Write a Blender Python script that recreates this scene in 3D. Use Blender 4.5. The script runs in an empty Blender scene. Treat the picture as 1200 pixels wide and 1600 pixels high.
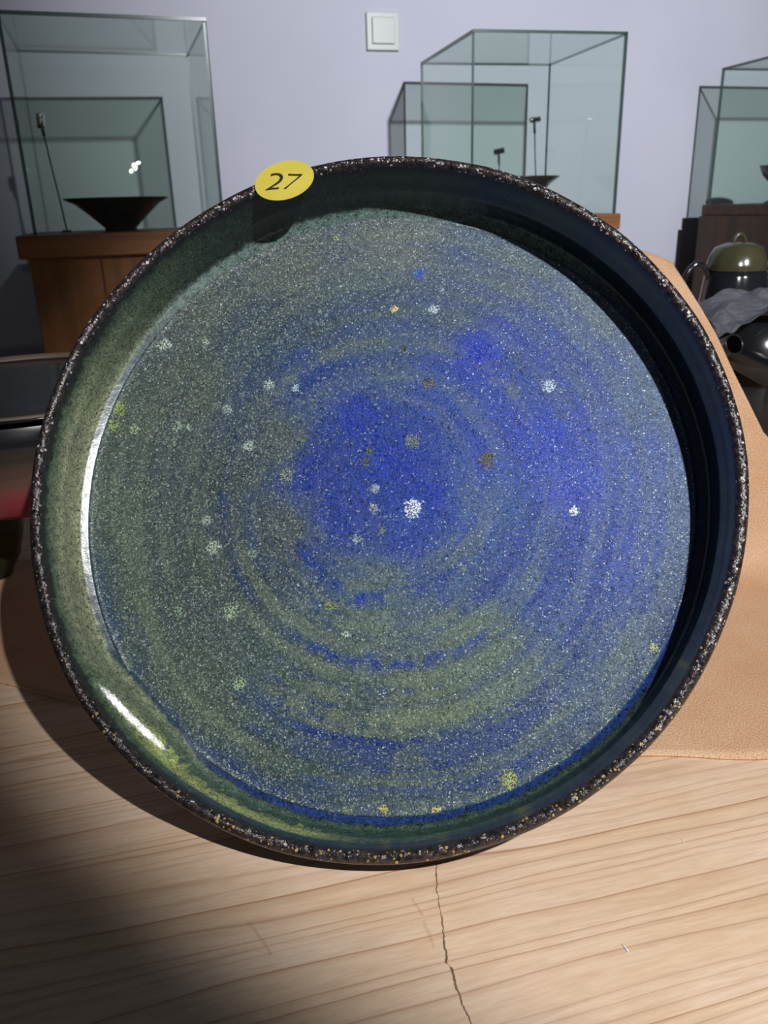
import bpy, math, random
import numpy as np
from mathutils import Vector, Matrix

C = bpy.context.scene
# ------------------------------------------------------------------ camera
FPX = 1260.0
PITCH, YAW, ROLL = math.radians(20.7035), math.radians(14.8153), math.radians(1.6278)
CAMZ = 0.2437
fw = np.array([math.sin(YAW)*math.cos(PITCH), math.cos(YAW)*math.cos(PITCH), -math.sin(PITCH)])
r0 = np.array([math.cos(YAW), -math.sin(YAW), 0.0])
d0 = np.cross(fw, r0)
rt = math.cos(ROLL)*r0 + math.sin(ROLL)*d0
dn = -math.sin(ROLL)*r0 + math.cos(ROLL)*d0
CAM = np.array([0, 0, CAMZ])
cd = bpy.data.cameras.new('camera')
cam = bpy.data.objects.new('camera', cd)
C.collection.objects.link(cam)
cam.matrix_world = Matrix(((rt[0], -dn[0], -fw[0], 0), (rt[1], -dn[1], -fw[1], 0), (rt[2], -dn[2], -fw[2], CAMZ), (0, 0, 0, 1)))
cd.sensor_fit = 'VERTICAL'
cd.sensor_height = 32.0
cd.lens = FPX/1600*32
cd.clip_start = 0.01
cd.dof.use_dof = True
cd.dof.focus_distance = 0.335
cd.dof.aperture_fstop = 24
C.camera = cam

# ------------------------------------------------------------------ world, lights, exposure
C.view_settings.view_transform = 'Standard'
C.view_settings.look = 'None'
C.view_settings.gamma = 1
C.view_settings.use_curve_mapping = False
C.view_settings.exposure = 0.0
w = bpy.data.worlds.new('room_ambient')
C.world = w
w.use_nodes = True
w.node_tree.nodes['Background'].inputs[0].default_value = (0.80, 0.86, 1.0, 1)
w.node_tree.nodes['Background'].inputs[1].default_value = 0.03


def spot(name, loc, target, power, size, blend, radius, color):
    l = bpy.data.lights.new(name, 'SPOT')
    l.energy = power
    l.spot_size = math.radians(size)
    l.spot_blend = blend
    l.shadow_soft_size = radius
    l.color = color
    o = bpy.data.objects.new(name, l)
    C.collection.objects.link(o)
    o.location = loc
    o.rotation_euler = (Vector(target)-Vector(loc)).to_track_quat('-Z', 'Y').to_euler()
    return o


# the hand-held torch / spot that lights the plate, from the right above the camera
spot('plate_spotlight', (0.2396, -0.407, 0.7799), (0.3646, 0.593, 0.0407), 46, 51, 0.30, 0.009, (1.0, 0.98, 0.965))
# gallery spotlights aimed at the wall
spot('wall_spotlight', (0.902, -1.473, 1.311), (1.05, 2.28, 0.62), 520, 46, 1.0, 0.035, (0.93, 0.94, 1.0))


# two small unseen lamps added across the room (their points show in the glass and on the black glazes)
for nm, lo in (('glint_lamp_a', (.293, -2.3185, .529)), ('glint_lamp_b', (.3216, -2.316, .543))):
    l = bpy.data.lights.new(nm, 'POINT')
    l.energy = 4.0
    l.shadow_soft_size = .008
    l.color = (1.0, .97, .94)
    lo_ = bpy.data.objects.new(nm, l)
    C.collection.objects.link(lo_)
    lo_.location = lo

# ------------------------------------------------------------------ helpers
def ray(u, v):
    k = rt*((u-600)/FPX) + dn*((v-800)/FPX) + fw
    return k


def at_y(u, v, y):
    k = ray(u, v)
    return CAM + k*(y/k[1])


def at_z(u, v, z):
    k = ray(u, v)
    return CAM + k*((z-CAMZ)/k[2])


class NT:
    def __init__(s, name, **pr):
        s.m = bpy.data.materials.new(name)
        s.m.use_nodes = True
        s.t = s.m.node_tree
        s.b = s.t.nodes['Principled BSDF']
        for k, v in pr.items():
            s.set(k, v)

    def set(s, k, v):
        i = s.b.inputs[{'color': 'Base Color', 'rough': 'Roughness', 'metal': 'Metallic', 'spec': 'Specular IOR Level', 'coat': 'Coat Weight', 'coatr': 'Coat Roughness', 'normal': 'Normal', 'trans': 'Transmission Weight', 'alpha': 'Alpha', 'cnormal': 'Coat Normal'}[k]]
        s.put(i, v)

    def put(s, i, v):
        if isinstance(v, bpy.types.NodeSocket):
            s.t.links.new(v, i)
        elif isinstance(v, (tuple, list)) and len(v) == 3 and i.type == 'RGBA':
            i.default_value = (*v, 1)
        else:
            i.default_value = v

    def n(s, typ, ins=None, **pr):
        nd = s.t.nodes.new(typ)
        for k, v in pr.items():
            setattr(nd, k, v)
        for k, v in (ins or {}).items():
            s.put(nd.inputs[k], v)
        return nd

    def co(s, scale=(1, 1, 1), rot=(0, 0, 0), loc=(0, 0, 0)):
        c = s.n('ShaderNodeTexCoord').outputs['Object']
        return s.n('ShaderNodeMapping', {'Vector': c, 'Scale': scale, 'Rotation': rot, 'Location': loc}).outputs[0]

    def noise(s, vec, scale, detail=3, rough=.55, dist=0.0):
        return s.n('ShaderNodeTexNoise', {'Vector': vec, 'Scale': scale, 'Detail': detail, 'Roughness': rough, 'Distortion': dist}).outputs['Fac']

    def vor(s, vec, scale, rnd=1.0, feature='F1'):
        return s.n('ShaderNodeTexVoronoi', {'Vector': vec, 'Scale': scale, 'Randomness': rnd}, feature=feature)

    def m_(s, op, a, b=0.0, c=0.0, clamp=False):
        nd = s.n('ShaderNodeMath', operation=op, use_clamp=clamp)
        s.put(nd.inputs[0], a)
        s.put(nd.inputs[1], b)
        s.put(nd.inputs[2], c)
        return nd.outputs[0]

    def v_(s, op, a, b=(0, 0, 0)):
        nd = s.n('ShaderNodeVectorMath', operation=op)
        s.put(nd.inputs[0], a)
        s.put(nd.inputs[1], b)
        return nd.outputs[0]

    def mr(s, v, a, b, c=0.0, d=1.0):
        return s.n('ShaderNodeMapRange', {'Value': v, 'From Min': a, 'From Max': b, 'To Min': c, 'To Max': d}).outputs[0]

    def mix(s, f, a, b, bt='MIX'):
        nd = s.n('ShaderNodeMix', data_type='RGBA', blend_type=bt)
        s.put(nd.inputs[0], f)
        s.put(nd.inputs[6], a)
        s.put(nd.inputs[7], b)
        return nd.outputs[2]

    def attr(s, name, out='Fac'):
        return s.n('ShaderNodeAttribute', attribute_name=name).outputs[out]

    def bump(s, h, strength, dist=0.001, normal=None):
        d = {'Height': h, 'Strength': strength, 'Distance': dist}
        if normal is not None:
            d['Normal'] = normal
        return s.n('ShaderNodeBump', d).outputs[0]


def lin(r, g, b):
    return tuple(((c/255)/12.92 if c/255 <= .04045 else ((c/255+.055)/1.055)**2.4) for c in (r, g, b))


def mesh(name, V, Fc, mat, parent=None, smooth=True, mats=None, mi=None):
    me = bpy.data.meshes.new(name)
    me.from_pydata([tuple(map(float, v)) for v in V] if not isinstance(V, np.ndarray) else V.tolist(), [], Fc if isinstance(Fc, list) else Fc.tolist())
    for m in (mats or [mat]):
        me.materials.append(m)
    if mi is not None:
        me.polygons.foreach_set('material_index', mi)
    if smooth:
        me.polygons.foreach_set('use_smooth', [True]*len(me.polygons))
    me.update()
    o = bpy.data.objects.new(name, me)
    C.collection.objects.link(o)
    if parent:
        o.parent = parent
    return o


def tag(o, label=None, cat=None, group=None, kind=None):
    for k, v in (('label', label), ('category', cat), ('group', group), ('kind', kind)):
        if v:
            o[k] = v
    return o


def empty(name, loc, label, cat, group=None, rz=0):
    o = bpy.data.objects.new(name, None)
    o.empty_display_size = .05
    C.collection.objects.link(o)
    o.location = tuple(map(float, loc))
    o.rotation_euler = (0, 0, rz)
    return tag(o, label, cat, group)


def copy_tree(o, parent=None):
    c = o.copy()
    C.collection.objects.link(c)
    c.parent = parent
    for ch in o.children:
        copy_tree(ch, c)
    return c


def bevel(o, w_, seg=2):
    b = o.modifiers.new('bevel', 'BEVEL')
    b.width = w_
    b.segments = seg
    b.limit_method = 'ANGLE'
    return o


def box(name, x0, x1, y0, y1, z0, z1, mat, parent=None, bev=0.0):
    V = [(x, y, z) for z in (z0, z1) for y in (y0, y1) for x in (x0, x1)]
    Fc = [(0, 2, 3, 1), (4, 5, 7, 6), (0, 1, 5, 4), (2, 6, 7, 3), (0, 4, 6, 2), (1, 3, 7, 5)]
    o = mesh(name, V, Fc, mat, parent, smooth=False)
    if bev:
        bevel(o, bev)
    return o


def lathe(name, prof, mat, parent=None, n=96, wob=None, cap=True):
    """prof: list of (r, z)"""
    P = np.array(prof, float)
    th = np.linspace(0, 2*np.pi, n, endpoint=False)
    V = np.zeros((len(P), n, 3))
    V[:, :, 0] = P[:, 0][:, None]*np.cos(th)
    V[:, :, 1] = P[:, 0][:, None]*np.sin(th)
    V[:, :, 2] = P[:, 1][:, None]
    if wob:
        V = wob(V, th)
    Fc = []
    for i in range(len(P)-1):
        for j in range(n):
            k = (j+1) % n
            Fc.append((i*n+j, i*n+k, (i+1)*n+k, (i+1)*n+j))
    return mesh(name, V.reshape(-1, 3), Fc, mat, parent)


def tube(name, pts, rad, mat, parent=None, n=16, cap=True, flat=1.0):
    pts = [Vector(map(float, p)) for p in pts]
    rad = rad if isinstance(rad, (list, tuple)) else [rad]*len(pts)
    V, Fc = [], []
    ref = None
    for i, p in enumerate(pts):
        t = (pts[min(i+1, len(pts)-1)]-pts[max(i-1, 0)]).normalized()
        if ref is None:
            ref = t.orthogonal().normalized()
        a = (ref - t*ref.dot(t)).normalized()
        ref = a
        b = t.cross(a)
        for j in range(n):
            q = 2*math.pi*j/n
            V.append(p + a*math.cos(q)*rad[i] + b*math.sin(q)*rad[i]*flat)
    for i in range(len(pts)-1):
        for j in range(n):
            k = (j+1) % n
            Fc.append((i*n+j, i*n+k, (i+1)*n+k, (i+1)*n+j))
    if cap:
        Fc.append(tuple(range(n))[::-1])
        Fc.append(tuple((len(pts)-1)*n+j for j in range(n)))
    return mesh(name, [tuple(v) for v in V], Fc, mat, parent)


rng = np.random.default_rng(7)


def vnoise(x, y, cell, seed=0, wrapx=None):
    """smooth value noise in 0..1"""
    g = np.random.default_rng(seed).random((256, 256))
    fx, fy = x/cell, y/cell
    ix, iy = np.floor(fx).astype(int), np.floor(fy).astype(int)
    tx, ty = fx-ix, fy-iy
    tx, ty = tx*tx*(3-2*tx), ty*ty*(3-2*ty)
    W = wrapx or 256
    a = g[ix % W % 256, iy % 256]
    b = g[(ix+1) % W % 256, iy % 256]
    c = g[ix % W % 256, (iy+1) % 256]
    d = g[(ix+1) % W % 256, (iy+1) % 256]
    return (a*(1-tx)+b*tx)*(1-ty)+(c*(1-tx)+d*tx)*ty


def fbm(x, y, cell, seed=0, o=4, wrapx=None):
    s, a, t = 0, 1, 0
    for i in range(o):
        s = s+a*vnoise(x, y, cell/2**i, seed+i*17, wrapx*2**i if wrapx else None)
        t += a
        a *= .55
    return s/t


def sst(a, b, x):
    t = np.clip((x-a)/(b-a), 0, 1)
    return t*t*(3-2*t)


# ------------------------------------------------------------------ materials
def m_wall():
    t = NT('painted_plaster', rough=.85, spec=.2)
    c = t.co()
    f = t.noise(c, 3.0, 4)
    g = t.noise(c, 90.0, 3)
    t.set('color', t.mix(t.mr(f, .35, .7), (.60, .61, .70), (.55, .57, .65)))
    t.set('normal', t.bump(g, .15, .002))
    return t.m


def m_wood(name, base, dark, scale=1.0, axis='z', rough=.5):
    t = NT(name, rough=rough, spec=.35)
    sc = {'z': (22, 22, 1.2), 'x': (1.2, 22, 22), 'y': (22, 1.2, 22)}[axis]
    c = t.co(scale=tuple(s*scale for s in sc))
    f = t.noise(c, 1.0, 5, .6, .6)
    g = t.noise(c, 9.0, 3)
    col = t.mix(t.mr(f, .35, .68), base, dark)
    col = t.mix(t.mr(g, .45, .75, 0, .35), col, dark)
    t.set('color', col)
    t.set('normal', t.bump(g, .12, .001))
    return t.m


def seg_mask(t, P, a, b, wid):
    """1 near the segment a-b in XY (object space), tapering at the ends"""
    ax, ay = a
    dx, dy = b[0]-a[0], b[1]-a[1]
    L2 = dx*dx+dy*dy
    sx = t.n('ShaderNodeSeparateXYZ', {0: P})
    px = t.m_('SUBTRACT', sx.outputs[0], ax)
    py = t.m_('SUBTRACT', sx.outputs[1], ay)
    h = t.m_('ADD', t.m_('MULTIPLY', px, dx/L2), t.m_('MULTIPLY', py, dy/L2), clamp=True)
    qx = t.m_('SUBTRACT', px, t.m_('MULTIPLY', h, dx))
    qy = t.m_('SUBTRACT', py, t.m_('MULTIPLY', h, dy))
    d = t.m_('SQRT', t.m_('ADD', t.m_('MULTIPLY', qx, qx), t.m_('MULTIPLY', qy, qy)))
    return t.mr(d, wid, wid*.35)


def m_table():
    t = NT('pale_pine_slab', rough=.52, spec=.3)
    c = t.co(rot=(0, 0, math.radians(0.8)))
    warp = t.n('ShaderNodeTexNoise', {'Vector': t.v_('MULTIPLY', c, (2.2, 9, 1)), 'Scale': 1.0, 'Detail': 3.0}).outputs['Color']
    c2 = t.v_('ADD', c, t.v_('MULTIPLY', t.v_('SUBTRACT', warp, (.5, .5, .5)), (0, .045, 0)))
    sx = t.n('ShaderNodeSeparateXYZ', {0: c2})
    y = sx.outputs[1]
    # growth rings: saw of y with uneven spacing
    uneven = t.noise(t.v_('MULTIPLY', c, (.01, 1, 0)), 55.0, 1)
    ph = t.m_('ADD', t.m_('MULTIPLY', y, 150.0), t.m_('MULTIPLY', uneven, 5.0))
    saw = t.m_('FRACT', ph)
    cell = t.m_('FLOOR', ph)
    rnd = t.n('ShaderNodeTexWhiteNoise', {'W': cell}, noise_dimensions='1D').outputs[0]
    line = t.n('ShaderNodeValToRGB', {'Fac': saw})
    e = line.color_ramp.elements
    e[0].position = 0.0
    e[0].color = (.25, .25, .25, 1)
    e[1].position = .86
    e[1].color = (.42, .42, .42, 1)
    for p, v in ((.10, 0.06), (.5, .0), (.93, 1.0), (.975, .9), (1.0, .25)):
        k = e.new(p)
        k.color = (v, v, v, 1)
    lf = t.m_('MULTIPLY', line.outputs[0], t.mr(rnd, 0, 1, .25, 1.0))
    fib = t.noise(t.v_('MULTIPLY', c2, (60, 700, 1)), 1.0, 5, .65)
    mot = t.noise(t.v_('MULTIPLY', c, (14, 26, 1)), 1.0, 3)
    base = t.mix(t.mr(mot, .3, .7), lin(238, 214, 192), lin(226, 197, 166))
    base = t.mix(t.m_('MULTIPLY', t.mr(rnd, .2, 1, 0, .35), 1.0), base, lin(224, 190, 148))
    col = t.mix(t.m_('MULTIPLY', lf, .9), base, lin(168, 122, 92))
    col = t.mix(t.mr(fib, .42, .75, 0, .38), col, lin(178, 138, 100))
    col = t.mix(t.mr(fib, .25, .4, .25, 0), col, lin(250, 232, 208))
    # splits in the wood
    cn = t.n('ShaderNodeTexNoise', {'Vector': c, 'Scale': 260.0, 'Detail': 3.0}).outputs['Color']
    P = t.v_('ADD', t.co(), t.v_('MULTIPLY', t.v_('SUBTRACT', cn, (.5, .5, .5)), (.0022, .0022, 0)))
    tot = None
    pts = [(681, 1350), (683, 1395), (690, 1432), (694, 1470), (698, 1505), (705, 1512), (714, 1545), (728, 1582), (742, 1612)]
    wd = [.0003, .0002, .0004, .0005, .00015, .0006, .0004, .0003]
    for (p, q), wv in zip(zip(pts[:-1], pts[1:]), wd):
        A, B = at_z(*p, 0), at_z(*q, 0)
        k = seg_mask(t, P, A[:2], B[:2], wv)
        tot = k if tot is None else t.m_('MAXIMUM', tot, k)
    pink = None
    for p, q in [((662, 1440), (676, 1478)), ((645, 1405), (660, 1430)), ((388, 1442), (404, 1460)), ((404, 1460), (422, 1490))]:
        A, B = at_z(*p, 0), at_z(*q, 0)
        k = seg_mask(t, P, A[:2], B[:2], .0009)
        pink = k if pink is None else t.m_('MAXIMUM', pink, k)
    col = t.mix(t.m_('MULTIPLY', pink, .28), col, lin(176, 120, 92))
    col = t.mix(t.m_('MULTIPLY', tot, .85), col, lin(84, 58, 34))
    t.set('color', col)
    h = t.m_('SUBTRACT', t.m_('ADD', t.m_('MULTIPLY', fib, .35), t.m_('MULTIPLY', lf, .5)), t.m_('MULTIPLY', tot, 3.0))
    t.set('normal', t.bump(h, .35, .0006))
    return t.m


def m_glass():
    m = bpy.data.materials.new('display_case_glass')
    m.use_nodes = True
    t = m.node_tree
    t.nodes.clear()
    out = t.nodes.new('ShaderNodeOutputMaterial')
    tr = t.nodes.new('ShaderNodeBsdfTransparent')
    tr.inputs[0].default_value = (.935, .967, .942, 1)
    gl = t.nodes.new('ShaderNodeBsdfGlossy')
    gl.inputs['Roughness'].default_value = .0
    fr = t.nodes.new('ShaderNodeFresnel')
    fr.inputs[0].default_value = 1.35
    mx = t.nodes.new('ShaderNodeMixShader')
    ge = t.nodes.new('ShaderNodeNewGeometry')
    inv = t.nodes.new('ShaderNodeMath')
    inv.operation = 'SUBTRACT'
    inv.inputs[0].default_value = 1.0
    t.links.new(ge.outputs['Backfacing'], inv.inputs[1])
    mu = t.nodes.new('ShaderNodeMath')
    mu.operation = 'MULTIPLY'
    t.links.new(fr.outputs[0], mu.inputs[0])
    t.links.new(inv.outputs[0], mu.inputs[1])
    t.links.new(mu.outputs[0], mx.inputs[0])
    t.links.new(tr.outputs[0], mx.inputs[1])
    t.links.new(gl.outputs[0], mx.inputs[2])
    t.links.new(mx.outputs[0], out.inputs[0])
    return m


def m_edge():
    t = NT('ground_glass_edge', color=(.02, .06, .042), rough=.25, alpha=.92)
    return t.m


def m_gloss(name, col, rough=.12, col2=None, sc=12.0, bump=0.1):
    t = NT(name, rough=rough, spec=.6)
    c = t.co()
    f = t.noise(c, sc, 4)
    t.set('color', t.mix(t.mr(f, .35, .7), col, col2 or tuple(x*.6 for x in col)))
    t.set('normal', t.bump(t.noise(c, sc*6, 3), bump, .001))
    return t.m


def m_leather():
    t = NT('tan_leather_cloth', rough=.62, spec=.35)
    uv = t.attr('sheet', 'Vector')
    c = t.v_('MULTIPLY', uv, (1, 1, 0))
    big = t.noise(c, 18.0, 4)
    weave = t.vor(t.v_('MULTIPLY', c, (1, 1.0, 1)), 900.0, .8)
    fine = t.noise(c, 1300.0, 2, .7)
    col = t.mix(t.mr(big, .35, .7), lin(224, 186, 152), lin(210, 166, 128))
    col = t.mix(t.mr(fine, .5, .72, 0, .8), col, lin(136, 84, 62))
    col = t.mix(t.mr(fine, .46, .28, 0, .7), col, lin(245, 205, 160))
    sc = None
    for a, b in SCR:
        k = seg_mask(t, c, a, b, .0006)
        sc = k if sc is None else t.m_('MAXIMUM', sc, k)
    col = t.mix(t.m_('MULTIPLY', sc, .5), col, lin(235, 190, 130))
    t.set('color', col)
    h = t.m_('ADD', t.m_('MULTIPLY', weave.outputs['Distance'], .6), fine)
    t.set('normal', t.bump(h, .6, .0006))
    return t.m


def sparkle_normal(t, vcell, mask, k, base=None):
    geo = t.n('ShaderNodeNewGeometry').outputs['Normal'] if base is None else base
    j = t.v_('MULTIPLY', t.v_('SUBTRACT', vcell.outputs['Color'], (.5, .5, .5)), (k, k, k))
    sc = t.n('ShaderNodeVectorMath', operation='SCALE')
    t.put(sc.inputs[0], j)
    t.put(sc.inputs['Scale'], mask)
    return t.v_('NORMALIZE', t.v_('ADD', geo, sc.outputs[0]))


def m_well():
    t = NT('reactive_blue_glaze', rough=.36, spec=.3)
    c = t.co()
    base = t.attr('glaze', 'Color')
    fl = t.n('ShaderNodeSeparateXYZ', {0: t.attr('fleck', 'Vector')})
    gd, wdn = fl.outputs[0], fl.outputs[1]
    # fibrous mottling
    n1 = t.noise(c, 1300.0, 3, .65, .8)
    n2 = t.noise(c, 420.0, 3, .6)
    v = t.m_('ADD', t.mr(n1, .25, .75, .20, 1.70), t.mr(n2, .3, .7, -.22, .22))
    sc = t.n('ShaderNodeVectorMath', operation='SCALE')
    t.put(sc.inputs[0], base)
    t.put(sc.inputs['Scale'], v)
    col = sc.outputs[0]
    # blotchy exchange between blue and grey
    n3 = t.noise(c, 650.0, 4, .7)
    col = t.mix(t.mr(n3, .56, .72, 0, .45), col, lin(104, 124, 118))
    col = t.mix(t.mr(n3, .47, .32, 0, .78), col, t.mix(.5, base, lin(22, 38, 70)))
    # green-yellow microcrystals
    jn = t.n('ShaderNodeTexNoise', {'Vector': c, 'Scale': 1500.0, 'Detail': 1.0}).outputs['Color']
    cj = t.v_('ADD', c, t.v_('MULTIPLY', t.v_('SUBTRACT', jn, (.5, .5, .5)), (.0016, .0016, .0016)))
    va = t.vor(cj, 950.0)
    ra = t.n('ShaderNodeSeparateColor', {0: va.outputs['Color']})
    ka = t.m_('MULTIPLY', t.m_('LESS_THAN', va.outputs['Distance'], t.mr(ra.outputs[1], 0, 1, .16, .46)), t.m_('LESS_THAN', ra.outputs[0], gd))
    ca = t.mix(ra.outputs[2], lin(140, 156, 142), lin(176, 184, 156))
    col = t.mix(t.m_('MULTIPLY', ka, .62), col, ca)
    # white crystals that glint
    vb = t.vor(cj, 1050.0)
    rb = t.n('ShaderNodeSeparateColor', {0: vb.outputs['Color']})
    kb = t.m_('MULTIPLY', t.m_('LESS_THAN', vb.outputs['Distance'], t.mr(rb.outputs[1], 0, 1, .10, .36)), t.m_('LESS_THAN', rb.outputs[0], wdn))
    col = t.mix(t.m_('MULTIPLY', kb, .85), col, lin(200, 216, 222))
    # larger inclusions
    so = t.attr('inclusion', 'Fac')
    sc_ = t.attr('inclusion_colour', 'Color')
    ns = t.noise(c, 560.0, 4, .75)
    ks = t.mr(t.m_('ADD', so, t.mr(ns, .3, .7, -.5, .5)), .5, .66)
    fleck = t.mr(t.noise(c, 1300.0, 3, .7), .42, .58, .05, 2.1)
    s2 = t.n('ShaderNodeVectorMath', operation='SCALE')
    t.put(s2.inputs[0], sc_)
    t.put(s2.inputs['Scale'], fleck)
    col = t.mix(t.m_('MULTIPLY', ks, .85), col, s2.outputs[0])
    t.set('color', col)
    bp = t.bump(t.m_('ADD', n1, t.m_('MULTIPLY', n2, .8)), .45, .0007)
    t.set('normal', sparkle_normal(t, vb, t.m_('LESS_THAN', rb.outputs[2], .22), .6, bp))
    t.set('rough', t.mr(n2, .3, .7, .26, .42))
    return t.m


def m_side():
    t = NT('side_wall_glaze', rough=.24, spec=.7)
    c = t.co()
    base = t.attr('glaze', 'Color')
    n1 = t.noise(c, 900.0, 3, .6, 1.2)
    n2 = t.noise(c, 300.0, 3)
    v = t.m_('ADD', t.mr(n1, .30, .70, .1, 1.8), t.mr(n2, .3, .7, -.2, .2))
    sc = t.n('ShaderNodeVectorMath', operation='SCALE')
    t.put(sc.inputs[0], base)
    t.put(sc.inputs['Scale'], v)
    col = sc.outputs[0]
    vb = t.vor(c, 800.0)
    rb = t.n('ShaderNodeSeparateColor', {0: vb.outputs['Color']})
    kb = t.m_('MULTIPLY', t.m_('LESS_THAN', vb.outputs['Distance'], .22), t.m_('LESS_THAN', rb.outputs[0], .10))
    col = t.mix(t.m_('MULTIPLY', kb, .7), col, lin(150, 140, 110))
    t.set('color', col)
    t.set('normal', t.bump(t.m_('ADD', n1, n2), .10, .0005))
    return t.m


def m_rim():
    t = NT('rim_glaze_with_gold_specks', rough=.22, spec=.7)
    c = t.co()
    n1 = t.noise(c, 420.0, 4, .65)
    sx = t.n('ShaderNodeSeparateXYZ', {0: c})
    low = t.mr(sx.outputs[1], .02, -.12)
    col = t.mix(t.mr(n1, .35, .65), lin(16, 15, 18), lin(62, 52, 52))
    va = t.vor(t.v_('ADD', c, t.v_('MULTIPLY', t.n('ShaderNodeTexNoise', {'Vector': c, 'Scale': 900.0}).outputs['Color'], (.001, .001, .001))), 720.0)
    ra = t.n('ShaderNodeSeparateColor', {0: va.outputs['Color']})
    cl = t.mr(t.noise(c, 170.0, 3), .42, .62)
    k = t.m_('MULTIPLY', t.m_('LESS_THAN', va.outputs['Distance'], t.mr(ra.outputs[1], 0, 1, .18, .5)), t.m_('LESS_THAN', ra.outputs[0], t.m_('ADD', t.m_('MULTIPLY', cl, .40), .05)))
    gold = t.mix(low, lin(205, 200, 205), lin(205, 170, 96))
    col = t.mix(t.m_('MULTIPLY', k, .8), col, gold)
    t.set('color', col)
    bp = t.bump(n1, .7, .0009)
    t.set('normal', sparkle_normal(t, va, t.m_('LESS_THAN', ra.outputs[2], .5), .7, bp))
    return t.m


M = {}
M['wall'] = m_wall()
M['floor'] = m_gloss('grey_floor_tile', (.16, .16, .17), .45, (.12, .12, .13), 4)
M['table'] = m_table()
M['oak'] = m_wood('oiled_brown_oak', lin(150, 98, 46), lin(104, 64, 26), 1.0, 'z', .5)
M['oakx'] = m_wood('oiled_brown_oak_slab', lin(142, 92, 44), lin(100, 60, 26), 1.0, 'x', .5)
M['oakdark'] = m_wood('dark_brown_oak', lin(92, 66, 44), lin(60, 42, 28), 1.0, 'z', .55)
M['oakdarkx'] = m_wood('dark_brown_oak_slab', lin(96, 68, 44), lin(62, 44, 30), 1.0, 'x', .55)
M['glass'] = m_glass()
M['edge'] = m_edge()
M['black'] = m_gloss('black_glaze', (.012, .014, .016), .12, (.006, .007, .010), 14)
M['bowl'] = m_gloss('dark_green_black_glaze', (.016, .024, .026), .15, (.012, .014, .018), 14)
M['brownbowl'] = m_gloss('dark_brown_glaze', (.05, .04, .042), .25, (.03, .025, .028), 14)
M['steel'] = NT('brushed_steel', color=(.75, .75, .72), rough=.25, metal=1.0).m
M['darkmetal'] = NT('dark_lamp_metal', color=(.05, .06, .06), rough=.4, metal=.6).m
M['white_plastic'] = NT('white_switch_plastic', color=(.52, .56, .52), rough=.35).m


# ------------------------------------------------------------------ the setting
S = 0.82
WY = 2.7824*S
o = box('wall_back', -2.2, 3.6, WY, WY+.12, -.75, 2.1, M['wall'])
tag(o, kind='structure')
o = box('floor', -2.2, 3.6, -1.6, WY, -.80, -.75, M['floor'])
tag(o, kind='structure')
o = box('baseboard_back', -2.2, 3.6, WY-.012, WY, -.75, -.66, M['white_plastic'])
tag(o, kind='structure')

# table
tb = empty('wooden_table', (0.25, .75, -.75), 'long pale pine slab table with dark growth lines, under the blue plate', 'table')
top = box('tabletop', -.95, 1.15, -.70, .70, .69, .75, M['table'], tb, .004)
for sx, sy in ((-1, -1), (1, -1), (1, 1), (-1, 1)):
    bx, by = (.88 if sx < 0 else 1.08)*sx, .62*sy
    box('leg', bx-.045, bx+.045, by-.045, by+.045, 0, .69, M['oak'], tb, .004)
# the table shader works in world XY: give the top the world origin
top.data.transform(Matrix.Translation((.25, .75, -.75)))
top.location = (-.25, -.75, .75)


# ------------------------------------------------------------------ glass cases on pedestals
def pane(parent, a, b, n, th, name='pane'):
    """rectangular pane: corner a, opposite corner spanned by b[0], b[1]; thickness th along n"""
    a, u, v, n = Vector(a), Vector(b[0]), Vector(b[1]), Vector(n)
    V = []
    for s in (0, th):
        for i, j in ((0, 0), (1, 0), (1, 1), (0, 1)):
            V.append(tuple(a+u*i+v*j+n*s))
    Fc = [(0, 3, 2, 1), (4, 5, 6, 7), (0, 1, 5, 4), (1, 2, 6, 5), (2, 3, 7, 6), (3, 0, 4, 7)]
    o = mesh(name, V, Fc, None, parent, smooth=False, mats=[M['glass'], M['edge']], mi=[0, 0, 1, 1, 1, 1])
    return o


def glass_case(cx, cy, yaw, w_, d_, z0, z1, label):
    t = empty('glass_case', (cx, cy, z0), label, 'display case', 'glass cases along the wall', yaw)
    h = z1-z0
    th = .0055
    x, y = w_/2, d_/2
    pane(t, (-x, -y, 0), ((2*x, 0, 0), (0, 0, h-th)), (0, 1, 0), th)
    pane(t, (-x, y-th, 0), ((2*x, 0, 0), (0, 0, h-th)), (0, 1, 0), th)
    pane(t, (-x, -y+th, 0), ((0, 2*y-2*th, 0), (0, 0, h-th)), (1, 0, 0), th)
    pane(t, (x-th, -y+th, 0), ((0, 2*y-2*th, 0), (0, 0, h-th)), (1, 0, 0), th)
    pane(t, (-x, -y, h-th), ((2*x, 0, 0), (0, 2*y, 0)), (0, 0, 1), th)
    return t


def pedestal(cx, cy, yaw, xl, xr, yf, yb, ztop, th, label, mats, bl=.02, br=.02, bf=.02):
    t = empty('wooden_pedestal', (cx, cy, -.75), label, 'pedestal', 'wooden pedestals along the wall', yaw)
    zt = ztop+.75
    box('top_slab', xl, xr, yf, yb, zt-th, zt, mats[1], t, .003)
    # body of vertical boards
    x0, x1 = xl+bl, xr-br
    nb = 3
    for i in range(nb):
        a, b = x0+(x1-x0)*i/nb, x0+(x1-x0)*(i+1)/nb
        box('board', a+.0008, b-.0008, yf+bf, yf+bf+.02, .0, zt-th, mats[0], t, .001)
    box('side_panel', x0, x0+.02, yf+bf+.02, yb-.01, 0, zt-th, mats[0], t, .001)
    box('side_panel', x1-.02, x1, yf+bf+.02, yb-.01, 0, zt-th, mats[0], t, .001)
    return t


Z0 = CAMZ
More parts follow.
